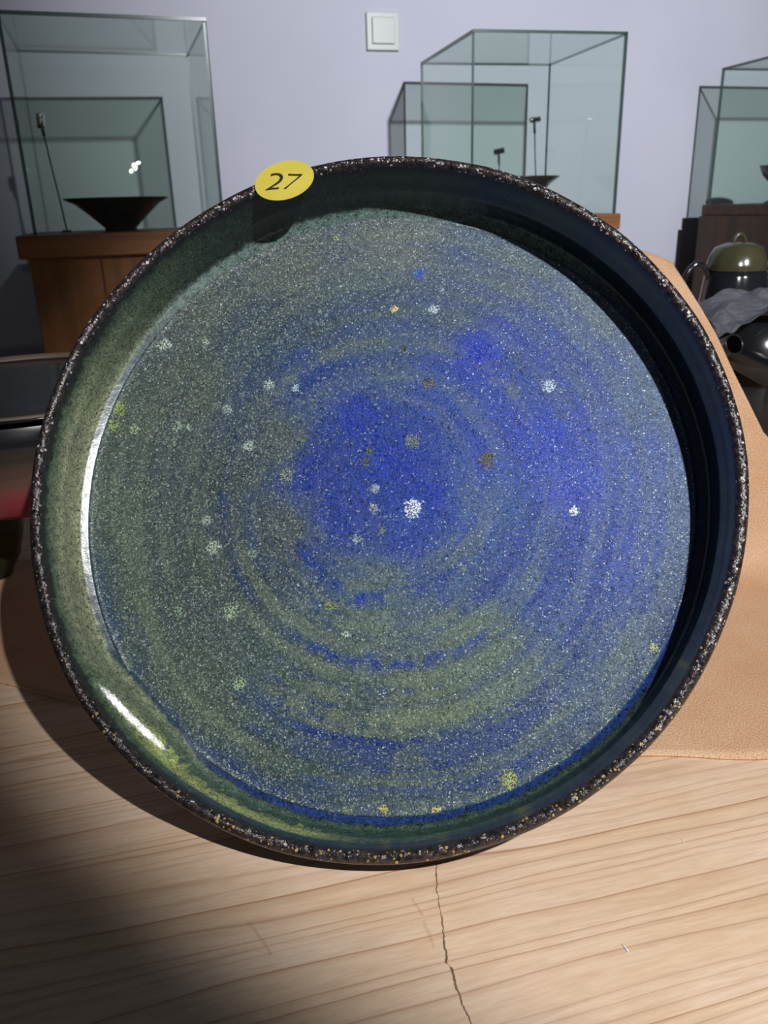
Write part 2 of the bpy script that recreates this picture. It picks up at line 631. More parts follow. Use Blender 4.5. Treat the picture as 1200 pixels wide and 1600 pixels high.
# right case (fitted)
rc = dict(cx=1.049*S, cy=2.377*S, yaw=-.042, w_=.42*S, d_=.488*S, z0=Z0-.033*S, z1=Z0+.406*S)
lc = dict(cx=-.047*S, cy=2.246*S, yaw=.042, w_=.42*S, d_=.434*S, z0=Z0-.038*S, z1=Z0+.394*S)
Pbl = at_y(1128, 106, 2.62*S)
tc = dict(cx=Pbl[0]+.21*S, cy=2.62*S-.22*S, yaw=-.02, w_=.42*S, d_=.44*S, z0=Z0-.022*S, z1=float(Pbl[2]))
glass_case(**lc, label='glass display case at the far left with the flared black bowl inside')
glass_case(**rc, label='glass display case below and right of the light switch, in the middle')
glass_case(**tc, label='glass display case at the right edge of the picture, cut off')
pedestal(lc['cx'], lc['cy'], lc['yaw'], -.172-.030, .172+.03, -.178-.022, .2, lc['z0'], .040, 'brown oak pedestal with thick top under the left glass case', (M['oak'], M['oakx']), .014, .014, .02)
pedestal(rc['cx'], rc['cy'], rc['yaw'], -.172-.02, .172+.008, -.2-.012, .2, rc['z0'], .034, 'brown oak pedestal behind the top right of the plate rim', (M['oak'], M['oakx']), .04, .04, .02)
pedestal(tc['cx'], tc['cy'], tc['yaw'], -.172-.012, .172+.02, -.18-.012, .19, tc['z0'], .030, 'shaded dark brown pedestal behind the lidded teapot', (M['oakdark'], M['oakdarkx']), -.012, .01, .0)


# bowls in the cases
def flared_bowl(loc, r, h, mat, label, name='flared_bowl', group='flared bowls in the glass cases'):
    prof = [(0, .004), (.30*r, .004), (.30*r, 0), (.26*r, 0), (.27*r, .0), (.31*r, .006), (.45*r, .36*h), (.62*r, .58*h), (.82*r, .82*h), (r, h-.0015), (r, h), (r*.975, h), (.8*r, .80*h), (.6*r, .55*h), (.4*r, .32*h), (.2*r, .18*h), (.0, .15*h)]
    prof = [(0, .001), (.24*r, .001), (.28*r, 0), (.30*r, .0), (.30*r, .006), (.45*r, .33*h), (.62*r, .58*h), (.80*r, .82*h), (r, h-.0015), (r*1.002, h), (r*.975, h), (.8*r, .84*h), (.6*r, .61*h), (.4*r, .36*h), (.2*r, .20*h), (.0, .17*h)]
    o = lathe(name, prof, mat, n=96)
    o.location = tuple(map(float, loc))
    return tag(o, label, 'bowl', group)


bl = at_y(190, 362, lc['cy'])
rl = (at_y(272, 307, lc['cy'])-at_y(104, 312, lc['cy']))[0]/2
hb = (at_y(188, 309, lc['cy'])[2]-lc['z0'])
flared_bowl((bl[0], lc['cy'], lc['z0']), rl, hb, M['bowl'], 'black flared conical bowl inside the left glass case')
br_ = at_y(806, 335, rc['cy'])
rr = (at_y(866, 277, rc['cy'])-at_y(806, 277, rc['cy']))[0]
flared_bowl((br_[0], rc['cy'], rc['z0']), rr, at_y(806, 277, rc['cy'])[2]-rc['z0'], M['brownbowl'], 'dark brown flared bowl in the middle glass case, mostly behind the plate')
# footed cup at the picture's edge
pc = at_y(1193, 258, tc['cy'])
cr = .045
hz = pc[2]-tc['z0']
o = lathe('footed_cup', [(0, 0), (.022, 0), (.022, .004), (.008, .01), (.007, hz-.045), (.02, hz-.04), (.034, hz-.025), (.042, hz-.008), (cr, hz), (cr-.003, hz), (.030, hz-.02), (0, hz-.035)], M['black'])
o.location = (pc[0]+cr, tc['cy'], tc['z0'])
tag(o, 'dark footed cup inside the glass case at the right picture edge', 'cup')


# small stem lamps in the cases
def stem_lamp(base, head, hdir, hl, hr, label):
    t = empty('stem_lamp', base, label, 'lamp', 'stem lamps in the glass cases')
    B, Hd = Vector(map(float, base)), Vector(map(float, head))
    L = Hd-B
    d = lathe('base', [(0, .004), (.009, .004), (.010, 0), (0, 0)], M['darkmetal'], t, n=32)
    neck = L*.86
    tube('stem', [(0, 0, .003), L*.3+Vector((.0008, 0, 0)), L*.6, neck], .0016, M['darkmetal'], t, 10)
    tube('neck', [neck, L-Vector((0, 0, .004))], .0032, M['darkmetal'], t, 12)
    hd = Vector(hdir).normalized()
    c0 = L
    tube('lamp_head', [c0-hd*hl/2, c0-hd*hl*.42, c0+hd*hl*.42, c0+hd*hl/2], [hr*.85, hr, hr, hr*.9], M['steel'], t, 24)
    tube('lamp_face', [c0-hd*(hl/2+.003), c0-hd*hl/2], [hr*.9, hr*1.05], M['darkmetal'], t, 24)
    return t


yl = lc['cy']+.05
stem_lamp(at_y(104, 357, yl), at_y(62, 181, yl), (.1, -.25, 1), .024, .0075, 'black and steel stem lamp standing in the left glass case')
bb = at_y(838, 335, rc['cy']+.10)
stem_lamp((bb[0], bb[1], rc['z0']), at_y(835, 187, rc['cy']+.10), (-1, -.25, -.12), .026, .0065, 'steel stem lamp with sideways head in the middle glass case')
# put the left lamp's foot exactly on the slab
for ob in C.objects:
    if ob.name == 'stem_lamp':
        ob.location.z = lc['z0']

# light switch
sp = at_y(597, 50, WY)
sw = empty('light_switch', (sp[0], WY, sp[2]), 'square white rocker light switch on the pale wall', 'light switch')
box('plate', -.043, .043, -.011, 0, -.043, .043, M['white_plastic'], sw, .002)
rk = box('rocker', -.030, .030, -.017, -.011, -.029, .031, M['white_plastic'], sw, .002)

# ------------------------------------------------------------------ the plate
PC = np.array([0.0754, 0.30960568, CAMZ-0.10501213])
el, az = math.radians(32.418), math.radians(-23.16)
nn = np.array([math.sin(az)*math.cos(el), -math.cos(az)*math.cos(el), math.sin(el)])
nx = np.cross([0, 0, 1], nn)
nx /= np.linalg.norm(nx)
ny = np.cross(nn, nx)
plate = empty('ceramic_plate', PC, 'large round blue and green glazed plate standing tilted on the wooden table', 'plate')
PSC = 1.006
plate.matrix_world = Matrix(((nx[0]*PSC, ny[0]*PSC, nn[0]*PSC, PC[0]), (nx[1]*PSC, ny[1]*PSC, nn[1]*PSC, PC[1]), (nx[2]*PSC, ny[2]*PSC, nn[2]*PSC, PC[2]), (0, 0, 0, 1)))


def loc_of(u, v, zl):
    """pixel -> plate-local x, y on the plane z = zl"""
    k = ray(u, v)
    t = ((PC+nn*zl-CAM) @ nn)/(k @ nn)
    p = CAM+k*t-PC
    return p @ nx, p @ ny


# --- well: rings of the wheel, glaze colours
RW, ZW = .1378, -.0324
NR, NA = 250, 1080
ri = RW*(np.linspace(0, 1, NR)**.85)
ri[0] = 1e-5
th = np.linspace(0, 2*np.pi, NA, endpoint=False)
Rg, Tg = np.meshgrid(ri, th, indexing='ij')
Xg, Yg = Rg*np.cos(Tg), Rg*np.sin(Tg)
ring = np.sin(Rg/.0108*2*np.pi+Tg*.5+2.5*fbm(Xg+1, Yg+1, .06, 3))
Zg = ZW+.00007*ring*sst(.008, .02, Rg)+.0004*(fbm(Xg+1, Yg+1, .03, 5)-.5)
Zg += .0007*np.exp(-((Rg-(RW-.0007))/.0007)**2)
Zg[Rg < .03] += (-.0004*(1-Rg[Rg < .03]/.03))
Vw = np.stack([Xg, Yg, Zg], -1).reshape(-1, 3)
ii = np.arange(NR-1)[:, None]*NA
jj = np.arange(NA)[None, :]
jk = (jj+1) % NA
Fw = np.stack([ii+jj, ii+NA+jj, ii+NA+jk, ii+jk], -1).reshape(-1, 4)
well = mesh('well', Vw, Fw, m_well(), plate)

CP = [(620, 380, 95, 106, 110), (450, 420, 84, 96, 98), (300, 480, 76, 90, 88), (800, 420, 82, 98, 114), (930, 480, 84, 102, 128), (1000, 620, 76, 98, 138),
      (1050, 780, 72, 96, 150), (1040, 950, 62, 84, 138), (950, 1080, 70, 92, 128), (850, 1180, 70, 90, 112), (700, 1230, 72, 92, 98), (600, 1230, 78, 95, 88),
      (450, 1200, 62, 84, 80), (300, 1080, 70, 92, 80), (200, 950, 70, 92, 80), (180, 800, 70, 92, 82), (200, 650, 72, 90, 80), (300, 600, 70, 86, 82),
      (350, 750, 58, 76, 80), (400, 900, 56, 76, 78), (300, 900, 62, 82, 78), (430, 1050, 66, 90, 84), (550, 1000, 66, 90, 96), (520, 1080, 76, 96, 86),
      (650, 1080, 82, 100, 88), (560, 1140, 54, 76, 92), (750, 1000, 74, 96, 104), (620, 720, 24, 58, 150), (560, 660, 24, 58, 140), (680, 790, 28, 62, 155),
      (640, 850, 34, 62, 156), (530, 800, 30, 56, 148), (490, 740, 32, 56, 145), (480, 590, 36, 62, 130), (600, 560, 60, 84, 122), (700, 600, 42, 72, 152), (745, 560, 34, 58, 175),
      (850, 680, 38, 66, 178), (900, 750, 58, 82, 176), (800, 800, 54, 84, 150), (850, 880, 50, 78, 150), (700, 900, 50, 78, 128), (600, 910, 66, 92, 112),
      (430, 690, 62, 80, 92), (450, 820, 66, 82, 88), (400, 560, 50, 74, 100), (600, 480, 66, 86, 106), (500, 500, 62, 82, 98), (700, 500, 72, 90, 112),
      (900, 600, 56, 80, 148), (960, 850, 58, 82, 162), (780, 700, 34, 62, 168), (740, 780, 48, 78, 152), (430, 500, 54, 74, 94), (980, 760, 66, 90, 160), (820, 560, 48, 74, 150)]
num = np.zeros(Xg.shape+(3,))
den = np.zeros(Xg.shape)
wx = Xg+.010*(fbm(Xg+2, Yg+2, .02, 31)-.5)
wy = Yg+.010*(fbm(Xg+2, Yg+2, .02, 47)-.5)
for px, py, r_, g_, b_ in CP:
    a, b = loc_of(px, py, ZW)
    d2 = (wx-a)**2+(wy-b)**2
    k = 1/(d2+.0045**2)**1.6
    num += k[..., None]*np.array(lin(r_, g_, b_))
    den += k
col = num/den[..., None]*np.array([1.0, .99, .95])


def blend(col, c_, f):
    return col*(1-f[..., None])+np.array(lin(*c_))*f[..., None]


# wheel rings in the glaze, stronger in the lower half
cxl, cyl = loc_of(605, 770, ZW)
Rr = np.hypot(Xg-cxl, (Yg-cyl))+.004*(fbm(Xg+3, Yg+3, .035, 60)-.5)
ang = np.arctan2(Yg-cyl, Xg-cxl)
tone = fbm(Rr*1.0+.5, ang*.006+.5, .006, 71, 3)
low = .35+.65*sst(.35, -.75, np.sin(ang))
patch = fbm(Xg+4, Yg+4, .03, 83)
rb_ = sst(.52, .62, tone)*low*sst(.25, .6, patch)
rg_ = sst(.48, .38, tone)*low*sst(.3, .6, 1-patch+.1)
outer = sst(.022, .045, Rr)
col = blend(col, (26, 52, 132), .58*rb_*outer*(1-.75*sst(-.02, -.08, Xg)))
col = blend(col, (112, 130, 98), .38*rg_*outer)
# named arcs of blue seen in the photograph (radius in px from the centre, start / end angle in degrees)
px2m = .1378/471


def arc(rpx, a0, a1, wpx, c_, amt, centre=(605, 770)):
    global col
    ca, cb = loc_of(*centre, ZW)
    rad = np.hypot(Xg-ca, Yg-cb)+.0025*(fbm(Xg+5, Yg+5, .012, int(rpx))-.5)
    an = np.degrees(np.arctan2(Yg-cb, Xg-ca))
    mid, half = (a0+a1)/2, abs(a1-a0)/2
    da = np.abs((an-mid+180) % 360-180)
    f = np.exp(-((rad-rpx*px2m)/(wpx*px2m))**2)*sst(half+8, half-8, da)
    f = f*sst(.35, .62, fbm(Xg+6, Yg+6, .0045, int(rpx)+5))
    col = blend(col, c_, np.clip(amt*f*1.05, 0, 1))


arc(160, -150, -35, 9, (24, 56, 140), .8)
arc(262, -205, -140, 10, (28, 52, 96), .7)
arc(262, -120, -50, 9, (24, 54, 140), .75)
arc(300, -125, -70, 7, (34, 60, 120), .5)
arc(372, -125, -30, 10, (26, 50, 118), .7)
arc(410, -120, -60, 8, (28, 54, 110), .5)
arc(345, -120, -60, 11, (108, 124, 92), .6)
arc(215, -130, -50, 12, (96, 118, 104), .5)
arc(250, 35, 150, 12, (92, 108, 104), .55)
arc(190, 50, 140, 10, (84, 104, 124), .5)
arc(290, 20, 160, 8, (52, 74, 104), .4)
arc(120, -60, 50, 8, (66, 98, 140), .6)
arc(180, -60, 60, 8, (70, 100, 140), .5)
# deep blue splashes
for px, py, sg, c_, amt in [(655, 428, 8, (36, 84, 200), .9), (742, 552, 24, (28, 54, 175), .6), (720, 585, 20, (30, 58, 165), .6), (615, 720, 60, (16, 50, 152), .75), (668, 770, 26, (18, 52, 160), .8), (560, 650, 45, (24, 48, 165), .5), (900, 640, 16, (44, 66, 170), .4), (880, 760, 34, (46, 62, 190), .4), (580, 1030, 12, (28, 56, 150), .7), (565, 938, 10, (28, 60, 160), .8), (690, 940, 12, (30, 60, 150), .5)]:
    a, b = loc_of(px, py, ZW)
    s_ = sg*px2m
    f = np.exp(-((Xg-a)**2+(Yg-b)**2)/s_**2)
    f = f*sst(.2, .6, fbm(Xg+7, Yg+7, .006, px))*1.3
    col = blend(col, c_, np.clip(f*amt, 0, 1))
# deep blue just inside the ring at lower left/bottom
edge = sst(RW-.010, RW-.003, Rg)*sst(.1, -.5, np.sin(Tg))
col = blend(col, (26, 50, 112), .55*edge*sst(.3, .6, fbm(Xg+8, Yg+8, .01, 5)))
# densities of flecks
leftness = sst(.05, -.08, Xg)
lum = (col @ np.array([.25, .55, .20]))[..., None]
col = col+(lum*np.array([.93, 1.03, 1.03])-col)*(.30*leftness*sst(.45, .0, np.clip((col[..., 2]-col[..., 1])*4, 0, 1)))[..., None]
lowness = sst(.0, -.10, Yg)
blueness = np.clip((col[..., 2]-col[..., 1])*4, 0, 1)
gden = .24+.62*leftness+.40*lowness*(1-.6*leftness)
gden = gden*(1-.75*blueness)
wden = .10+.20*sst(-.02, .09, Xg)+.14*sst(.05, .11, Yg)+.10*sst(.07, .13, Rg)
wden = wden*(1-.65*sst(.045, .02, np.hypot(Xg-loc_of(620, 700, ZW)[0], Yg-loc_of(620, 700, ZW)[1])))
wden += .55*np.exp(-((Rg-(RW-.0010))/.0011)**2)

INC = [(258, 540, 12, 150, 165, 150), (322, 535, 7, 140, 155, 140), (421, 602, 9, 150, 165, 165), (463, 607, 7, 150, 170, 180), (356, 640, 9, 130, 150, 140), (213, 672, 9, 130, 150, 120),
       (280, 667, 9, 130, 150, 135), (297, 668, 6, 130, 150, 135), (390, 697, 11, 140, 158, 150), (677, 484, 9, 150, 170, 180), (857, 604, 11, 150, 170, 195), (669, 599, 13, 74, 84, 84),
       (644, 690, 13, 98, 112, 110), (759, 718, 14, 82, 84, 62), (576, 706, 7, 70, 90, 60), (571, 723, 9, 62, 78, 72), (645, 794, 15, 190, 200, 220), (585, 762, 8, 120, 135, 150), (583, 794, 8, 140, 155, 165), (597, 828, 8, 80, 96, 96),
       (325, 812, 9, 130, 148, 140), (335, 855, 13, 140, 156, 140), (376, 1066, 12, 130, 150, 120), (362, 955, 14, 130, 150, 125), (278, 955, 9, 105, 125, 110), (895, 798, 8, 200, 215, 225), (616, 484, 6, 200, 175, 120),
       (188, 640, 13, 120, 140, 80), (178, 665, 12, 110, 130, 80), (600, 1262, 7, 170, 160, 95), (682, 1262, 7, 165, 155, 100), (515, 946, 9, 110, 125, 80), (631, 545, 6, 60, 70, 66), (395, 865, 9, 110, 130, 118),
       (473, 686, 8, 84, 98, 84), (447, 742, 12, 110, 124, 118), (1020, 1010, 7, 150, 165, 110), (795, 1215, 14, 140, 150, 90), (527, 373, 7, 130, 145, 110), (540, 990, 6, 150, 165, 150), (558, 842, 8, 120, 140, 150), (690, 455, 4, 120, 140, 160)]
inc = np.zeros(Xg.shape)
icol = np.zeros(Xg.shape+(3,))
for px, py, r_, a_, b_, c_ in INC:
    a, b = loc_of(px, py, ZW)
    f = np.exp(-(((Xg-a)**2+(Yg-b)**2)/(r_*px2m)**2)**1.2*.8)
    k = f > inc
    inc = np.maximum(inc, f)
    icol[k] = lin(a_, b_, c_)


def set_attr(o, name, arr, typ):
    at = o.data.attributes.new(name, typ, 'POINT')
    if typ == 'FLOAT':
        at.data.foreach_set('value', arr.reshape(-1).astype(np.float32))
    elif typ == 'FLOAT_VECTOR':
        at.data.foreach_set('vector', arr.reshape(-1).astype(np.float32))
    else:
        a4 = np.ones((arr.reshape(-1, 3).shape[0], 4), np.float32)
        a4[:, :3] = arr.reshape(-1, 3)
        at.data.foreach_set('color', a4.reshape(-1))


set_attr(well, 'glaze', np.clip(col, 0, 1), 'FLOAT_COLOR')
set_attr(well, 'fleck', np.stack([gden, wden, gden*0], -1), 'FLOAT_VECTOR')
set_attr(well, 'inclusion', inc, 'FLOAT')
set_attr(well, 'inclusion_colour', icol, 'FLOAT_COLOR')

# --- side wall: fillet from the ring up to the lip
fil = [(.1378, -.0324), (.1383, -.0325), (.1394, -.0318), (.1406, -.0310), (.1418, -.0302), (.1427, -.0288), (.1432, -.0255), (.1434, -.0215), (.1431, -.0175), (.1436, -.0145), (.1441, -.0110), (.1443, -.0075), (.1445, -.0045), (.1449, -.0020)]
Pp = np.array(fil)
ss = np.linspace(0, len(Pp)-1, 64)
pr_ = np.interp(ss, range(len(Pp)), Pp[:, 0])
pz_ = np.interp(ss, range(len(Pp)), Pp[:, 1])
for _ in range(3):
    pr_[1:-1] = (pr_[:-2]+2*pr_[1:-1]+pr_[2:])/4
    pz_[1:-1] = (pz_[:-2]+2*pz_[1:-1]+pz_[2:])/4
NS, NB = len(pr_), 1440
tb_ = np.linspace(0, 2*np.pi, NB, endpoint=False)
Sg, Bg = np.meshgrid(np.linspace(0, 1, NS), tb_, indexing='ij')   # 0 ring .. 1 lip


def lipw(t_):
    """slow waviness of the hand-thrown edge"""
    return .00022*np.sin(3*t_+1)+.00018*np.sin(7*t_+.4)+.0001*np.sin(17*t_)


wob = lipw(Bg)*Sg+.00018*(fbm(Bg*230/(2*np.pi), Sg*6, 6, 9, 3, None)-.5)*np.sin(np.pi*Sg)
Rs = pr_[:, None]+wob
# slanting ledge added to the side wall, lower left, shaped to catch a highlight
dled = np.degrees(Bg)-227
zled = -.0140-.20*np.radians(dled)*.143
wled = sst(15, 5, np.abs(dled))
Rs = Rs-.0045*wled*sst(zled+.0017, zled-.0017, pz_[:, None])*sst(0, .12, Sg)
Zs = np.repeat(pz_[:, None], NB, 1)+.00010*(fbm(Bg/(2*np.pi)*720, Sg*20, 3.0, 33, 2, 240)-.5)
Vs = np.stack([Rs*np.cos(Bg), Rs*np.sin(Bg), Zs], -1).reshape(-1, 3)


def gridf(nr, nb, flip=False):
    i = np.arange(nr-1)[:, None]*nb
    j = np.arange(nb)[None, :]
    k = (j+1) % nb
    f = np.stack([i+j, i+nb+j, i+nb+k, i+k], -1)
    if flip:
        f = f[..., ::-1]
    return f.reshape(-1, 4)


side = mesh('side_wall', Vs, gridf(NS, NB), m_side(), plate)
deg = np.degrees(Bg)
angn = fbm(Bg/(2*np.pi)*360, Sg*3, 3.0, 21, 3, 120)
angf = fbm(Bg/(2*np.pi)*360, Sg*8, .9, 22, 3, 400)


def win(a, b, soft=12):
    mid, half = (a+b)/2, (b-a)/2
    d = np.abs((deg-mid+180) % 360-180)
    return sst(half+soft, half-soft, d)


sc_ = np.tile(np.array(lin(34, 44, 44)), Sg.shape+(1,))
sp_ = Sg+.10*(angn-.5)+.10*(angf-.5)
# fillet band (pale green at the top, blue below)
sc_ = blend(sc_, (92, 112, 108), sst(.42, .30, sp_)*win(45, 150, 25))
sc_ = blend(sc_, (34, 60, 120), sst(.27, .19, sp_)*win(-120, 45, 20)*.8)
sc_ = blend(sc_, (50, 74, 98), sst(.26, .18, sp_)*win(150, 240, 15)*.6)
# yellow-green furry band on the left
bandl = sst(.18, .32, sp_)*sst(.92, .66, sp_)
sc_ = blend(sc_, (138, 146, 118), bandl*win(150, 245, 22)*.9)
sc_ = blend(sc_, (84, 108, 84), sst(.35, .5, sp_)*sst(.95, .8, sp_)*win(125, 165, 15)*.35)
sc_ = blend(sc_, (96, 118, 92), sst(.70, .80, sp_)*sst(.93, .84, sp_)*win(165, 245, 14)*.5)
# bright serrated fringe lower left, fading to the right
fr_ = Sg+.34*(angf-.5)
sc_ = blend(sc_, (66, 92, 78), sst(.20, .34, sp_)*sst(.86, .7, sp_)*win(225, 320, 25)*.8)
sc_ = blend(sc_, (150, 162, 100), sst(.54, .58, fr_)*sst(.80, .74, Sg)*win(230, 266, 8)*.95)
sc_ = blend(sc_, (40, 64, 82), sst(.76, .80, Sg)*sst(.95, .88, Sg)*win(228, 300, 10)*.6)
# dark towards the lip, right side's shade put into the glaze colour
sc_ = blend(sc_, (30, 30, 34), sst(.88, .97, sp_))
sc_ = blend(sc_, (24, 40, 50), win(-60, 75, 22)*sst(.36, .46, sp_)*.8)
mott = fbm(Bg*60, Sg*10, 1.3, 90, 4)
sc_ = sc_*(.75+.5*mott[..., None])
set_attr(side, 'glaze', np.clip(sc_, 0, 1), 'FLOAT_COLOR')

# --- lip
lipp = []
for k in range(17):
    a = math.pi*(1-k/16)
    lipp.append((.14745+.00255*math.cos(a), -.0022+.0024*math.sin(a)))
lipp = [(.1449, -.0022)] + lipp[1:] + [(.1499, -.0045)]
Lp = np.array(lipp)
NL = len(Lp)
tl = np.linspace(0, 2*np.pi, 1080, endpoint=False)
Lg, Tl = np.meshgrid(np.linspace(0, 1, NL), tl, indexing='ij')
rw = lipw(Tl)+.00030*(fbm(Tl/(2*np.pi)*720, Lg*4, 4, 14, 3, 180)-.5)*np.sin(np.pi*Lg)
zw = (.0008*(fbm(Tl/(2*np.pi)*720, Lg*0, 18, 15, 3, 40)-.5)+.0004*np.sin(5*Tl))*np.sin(np.pi*Lg)
Rl = Lp[:, 0][:, None]+rw
Zl = Lp[:, 1][:, None]+zw
Vl = np.stack([Rl*np.cos(Tl), Rl*np.sin(Tl), Zl], -1).reshape(-1, 3)
lip = mesh('rim', Vl, gridf(NL, 1080), m_rim(), plate)
# --- underside
und = lathe('underside', [(.1499, -.0045), (.1492, -.012), (.1477, -.020), (.1458, -.027), (.142, -.0335), (.136, -.0365), (.125, -.0385), (.100, -.040), (.099, -.0445), (.095, -.0445), (.094, -.040), (0, -.0395)], M['black'], plate, n=240)


# --- sticker
def loc3(u, v, o3, n3):
    k = ray(u, v)
    t = ((o3-CAM) @ n3)/(k @ n3)
    return CAM+k*t


x0_, y0_ = loc_of(445, 284, .0012)
oc = PC+nx*x0_+ny*y0_+nn*.0012
rad_dir = (nx*x0_+ny*y0_)/math.hypot(x0_, y0_)
ns_ = nn*math.cos(math.radians(9))-rad_dir*math.sin(math.radians(9))
ns_ /= np.linalg.norm(ns_)


def crop(p):
    return 390+p[0]/10.909, 245+p[1]/10.909


def flat_poly(name, pts, mat, parent, lift, th, solid=True):
    W_ = [loc3(*crop(p), oc+ns_*lift, ns_) for p in pts]
    L_ = [((q-PC) @ nx, (q-PC) @ ny, (q-PC) @ nn) for q in W_]
    nl = Vector((ns_ @ nx, ns_ @ ny, ns_ @ nn))
    n = len(L_)
    V = [Vector(q) for q in L_]+[Vector(q)-nl*th for q in L_]
    Fc = [tuple(range(n))[::-1], tuple(range(n, 2*n))]+[(i, (i+1) % n, n+(i+1) % n, n+i) for i in range(n)]
    return mesh(name, [tuple(v) for v in V], Fc, mat, parent, smooth=False)


ty = NT('yellow_label_paper', rough=.45, spec=.4)
ty.set('color', ty.mix(ty.mr(ty.noise(ty.co(), 60.0, 3), .3, .7), lin(206, 192, 78), lin(194, 180, 66)))
tk = NT('black_print', color=(.008, .007, .006), rough=.5)
thx = math.radians(16.1)
ell = []
for k in range(64):
    q = -2*math.pi*k/64
    a, b = 513*math.cos(q), 321*math.sin(q)
    ell.append((600+a*math.cos(thx)+b*math.sin(thx), 430-a*math.sin(thx)+b*math.cos(thx)))
st = flat_poly('number_sticker', ell, ty.m, plate, 0, .0002)
st['label'] = 'oval yellow paper sticker with a black 27'
D2 = [(368, 330), (385, 318), (420, 308), (465, 304), (515, 308), (555, 325), (578, 355), (577, 395), (555, 438), (505, 480), (450, 515), (385, 548), (430, 553), (515, 545), (497, 579), (400, 586), (270, 600), (290, 580), (350, 545), (430, 490), (490, 445), (520, 405), (522, 372), (500, 348), (460, 340), (410, 346), (375, 365)]
D7 = [(672, 314), (780, 322), (910, 318), (895, 345), (840, 395), (770, 450), (700, 505), (625, 575), (580, 575), (650, 520), (730, 455), (800, 400), (848, 353), (760, 351), (660, 347)]
flat_poly('numeral', D2[::-1], tk.m, st, .0001, .00008)
flat_poly('numeral', D7[::-1], tk.m, st, .0001, .00008)

# hidden easel that carries the plate
U2 = np.array([.9194, -.3933, 0])
V2 = np.array([.3933, .9194, 0])
ez = empty('plate_easel', (0, 0, 0), 'small wooden easel holding up the tilted blue plate from behind', 'easel')
M['easel'] = m_wood('easel_wood', lin(120, 80, 44), lin(80, 50, 28), 3.0, 'z', .5)


def pl(x_, y_, z_):
    return PC+nx*x_+ny*y_+nn*z_


for s_ in (-1, 1):
    a = pl(.045*s_, .05, -.0485)
    b = pl(.060*s_, -.115, -.0485)
    b = a+(b-a)*((a[2]-.004)/(a[2]-b[2]))
    tube('upright', [b, a], .0035, M['easel'], ez, 12)
a = pl(0, .045, -.0525)
tube('crossbar', [pl(-.05, .045, -.0485), pl(.05, .045, -.0485)], .0033, M['easel'], ez, 12)
foot = np.array([a[0]+V2[0]*.035, a[1]+V2[1]*.035, .004])
tube('back_leg', [a, foot], .0035, M['easel'], ez, 12)

# ------------------------------------------------------------------ leather sheet
path = [(.337, .0014), (.38, .0014), (.43, .0014), (.500, .0014), (.514, .0018), (.527, .006), (.536, .016), (.543, .05), (.550, .10), (.558, .15), (.565, .195), (.570, .209), (.578, .2155), (.590, .214), (.600, .202), (.618, .15), (.64, .06), (.655, .0016)]
PS = np.array(path)
dl = np.r_[0, np.cumsum(np.hypot(np.diff(PS[:, 0]), np.diff(PS[:, 1])))]
NSH = 150
sl = np.linspace(0, dl[-1], NSH)
pv = np.interp(sl, dl, PS[:, 0])
pzz = np.interp(sl, dl, PS[:, 1])
for _ in range(6):
    pv[1:-1] = (pv[:-2]+2*pv[1:-1]+pv[2:])/4
    pzz[1:-1] = (pzz[:-2]+2*pzz[1:-1]+pzz[2:])/4
pzz = np.maximum(pzz, .0013)


def edge_at(px, py, v):
    k = ray(px, py)
    t = v/(k @ V2)
    p = CAM+k*t
    return p @ U2, p[2]


# right edge in (u, z) from the photo
re = sorted([(edge_at(px, py, v)[1], edge_at(px, py, v)[0]) for px, py, v in [(1057, 398, .572), (1078, 437, .564), (1100, 478, .558), (1128, 535, .552), (1150, 583, .549), (1175, 633, .546), (1200, 684, .543)]])
rz_ = [0, .05]+[a for a, b in re]
ru_ = [.30, .235]+[b for a, b in re]
NU = 160
Vv, at_uv = [], []
for i in range(NSH):
    z = pzz[i]
    back = sl[i] > dl[12]
    if back:
        e = np.interp(z, rz_, ru_)*.9-.012 if z < .19 else np.interp(z, rz_, ru_)-.004
        el_ = -.13-.03*(1-z/.2)
    else:
        e = np.interp(z, rz_, ru_) if z > .002 else .30
        el_ = -.46 if z < .0016 else np.interp(z, [.0016, .004, .2], [-.46, -.20, -.12])
    for j in range(NU):
        f = j/(NU-1)
        u = el_+(e-el_)*f
        zz = z
        if z > .16:   # rounded top corner
            zz = z-.008*max(0, (f-.88)/.12)**2*min(1, (z-.16)/.05)
        v_ = pv[i]+.0008*math.sin(u*40)+(.325-.0856*(u-.0726)+.523*(u-.0726)*(u+.272)-.337)*max(0, 1-sl[i]/.12)
        if i == 0:
            v_ += .0016*math.sin(u*31+1)+.001*math.sin(u*90)
        p = U2*u+V2*v_
        Vv.append((p[0], p[1], zz+.0003*math.sin(u*55+v_*30)*(z < .01)*0))
        at_uv.append((u, sl[i]+.337, 0))


def uv_of(px, py):
    g = at_z(px, py, .0014)
    return (float(g @ U2), float(g @ V2))


SCR = [(uv_of(1168, 912), uv_of(1146, 962)), (uv_of(1199, 882), uv_of(1160, 896)), (uv_of(1125, 896), uv_of(1158, 898))]
lf_ = []
for i in range(NSH-1):
    for j in range(NU-1):
        lf_.append((i*NU+j, i*NU+j+1, (i+1)*NU+j+1, (i+1)*NU+j))
lea = mesh('leather_sheet', Vv, lf_, m_leather())
set_attr(lea, 'sheet', np.array(at_uv), 'FLOAT_VECTOR')
sm = lea.modifiers.new('thickness', 'SOLIDIFY')
sm.thickness = .0013
sm.offset = -1
tag(lea, 'tan leather sheet lying on the table and rising behind the blue plate', 'leather sheet')

# ------------------------------------------------------------------ stacked bowls on the left
lz = .0026


def thick_bowl(name, cx, cy, z, prof, mat, label, rimmat=None, group='bowls stacked at the left'):
    t = empty(name, (cx, cy, z), label, 'bowl', group)
    lathe('body', prof, mat, t, n=128)
    return t


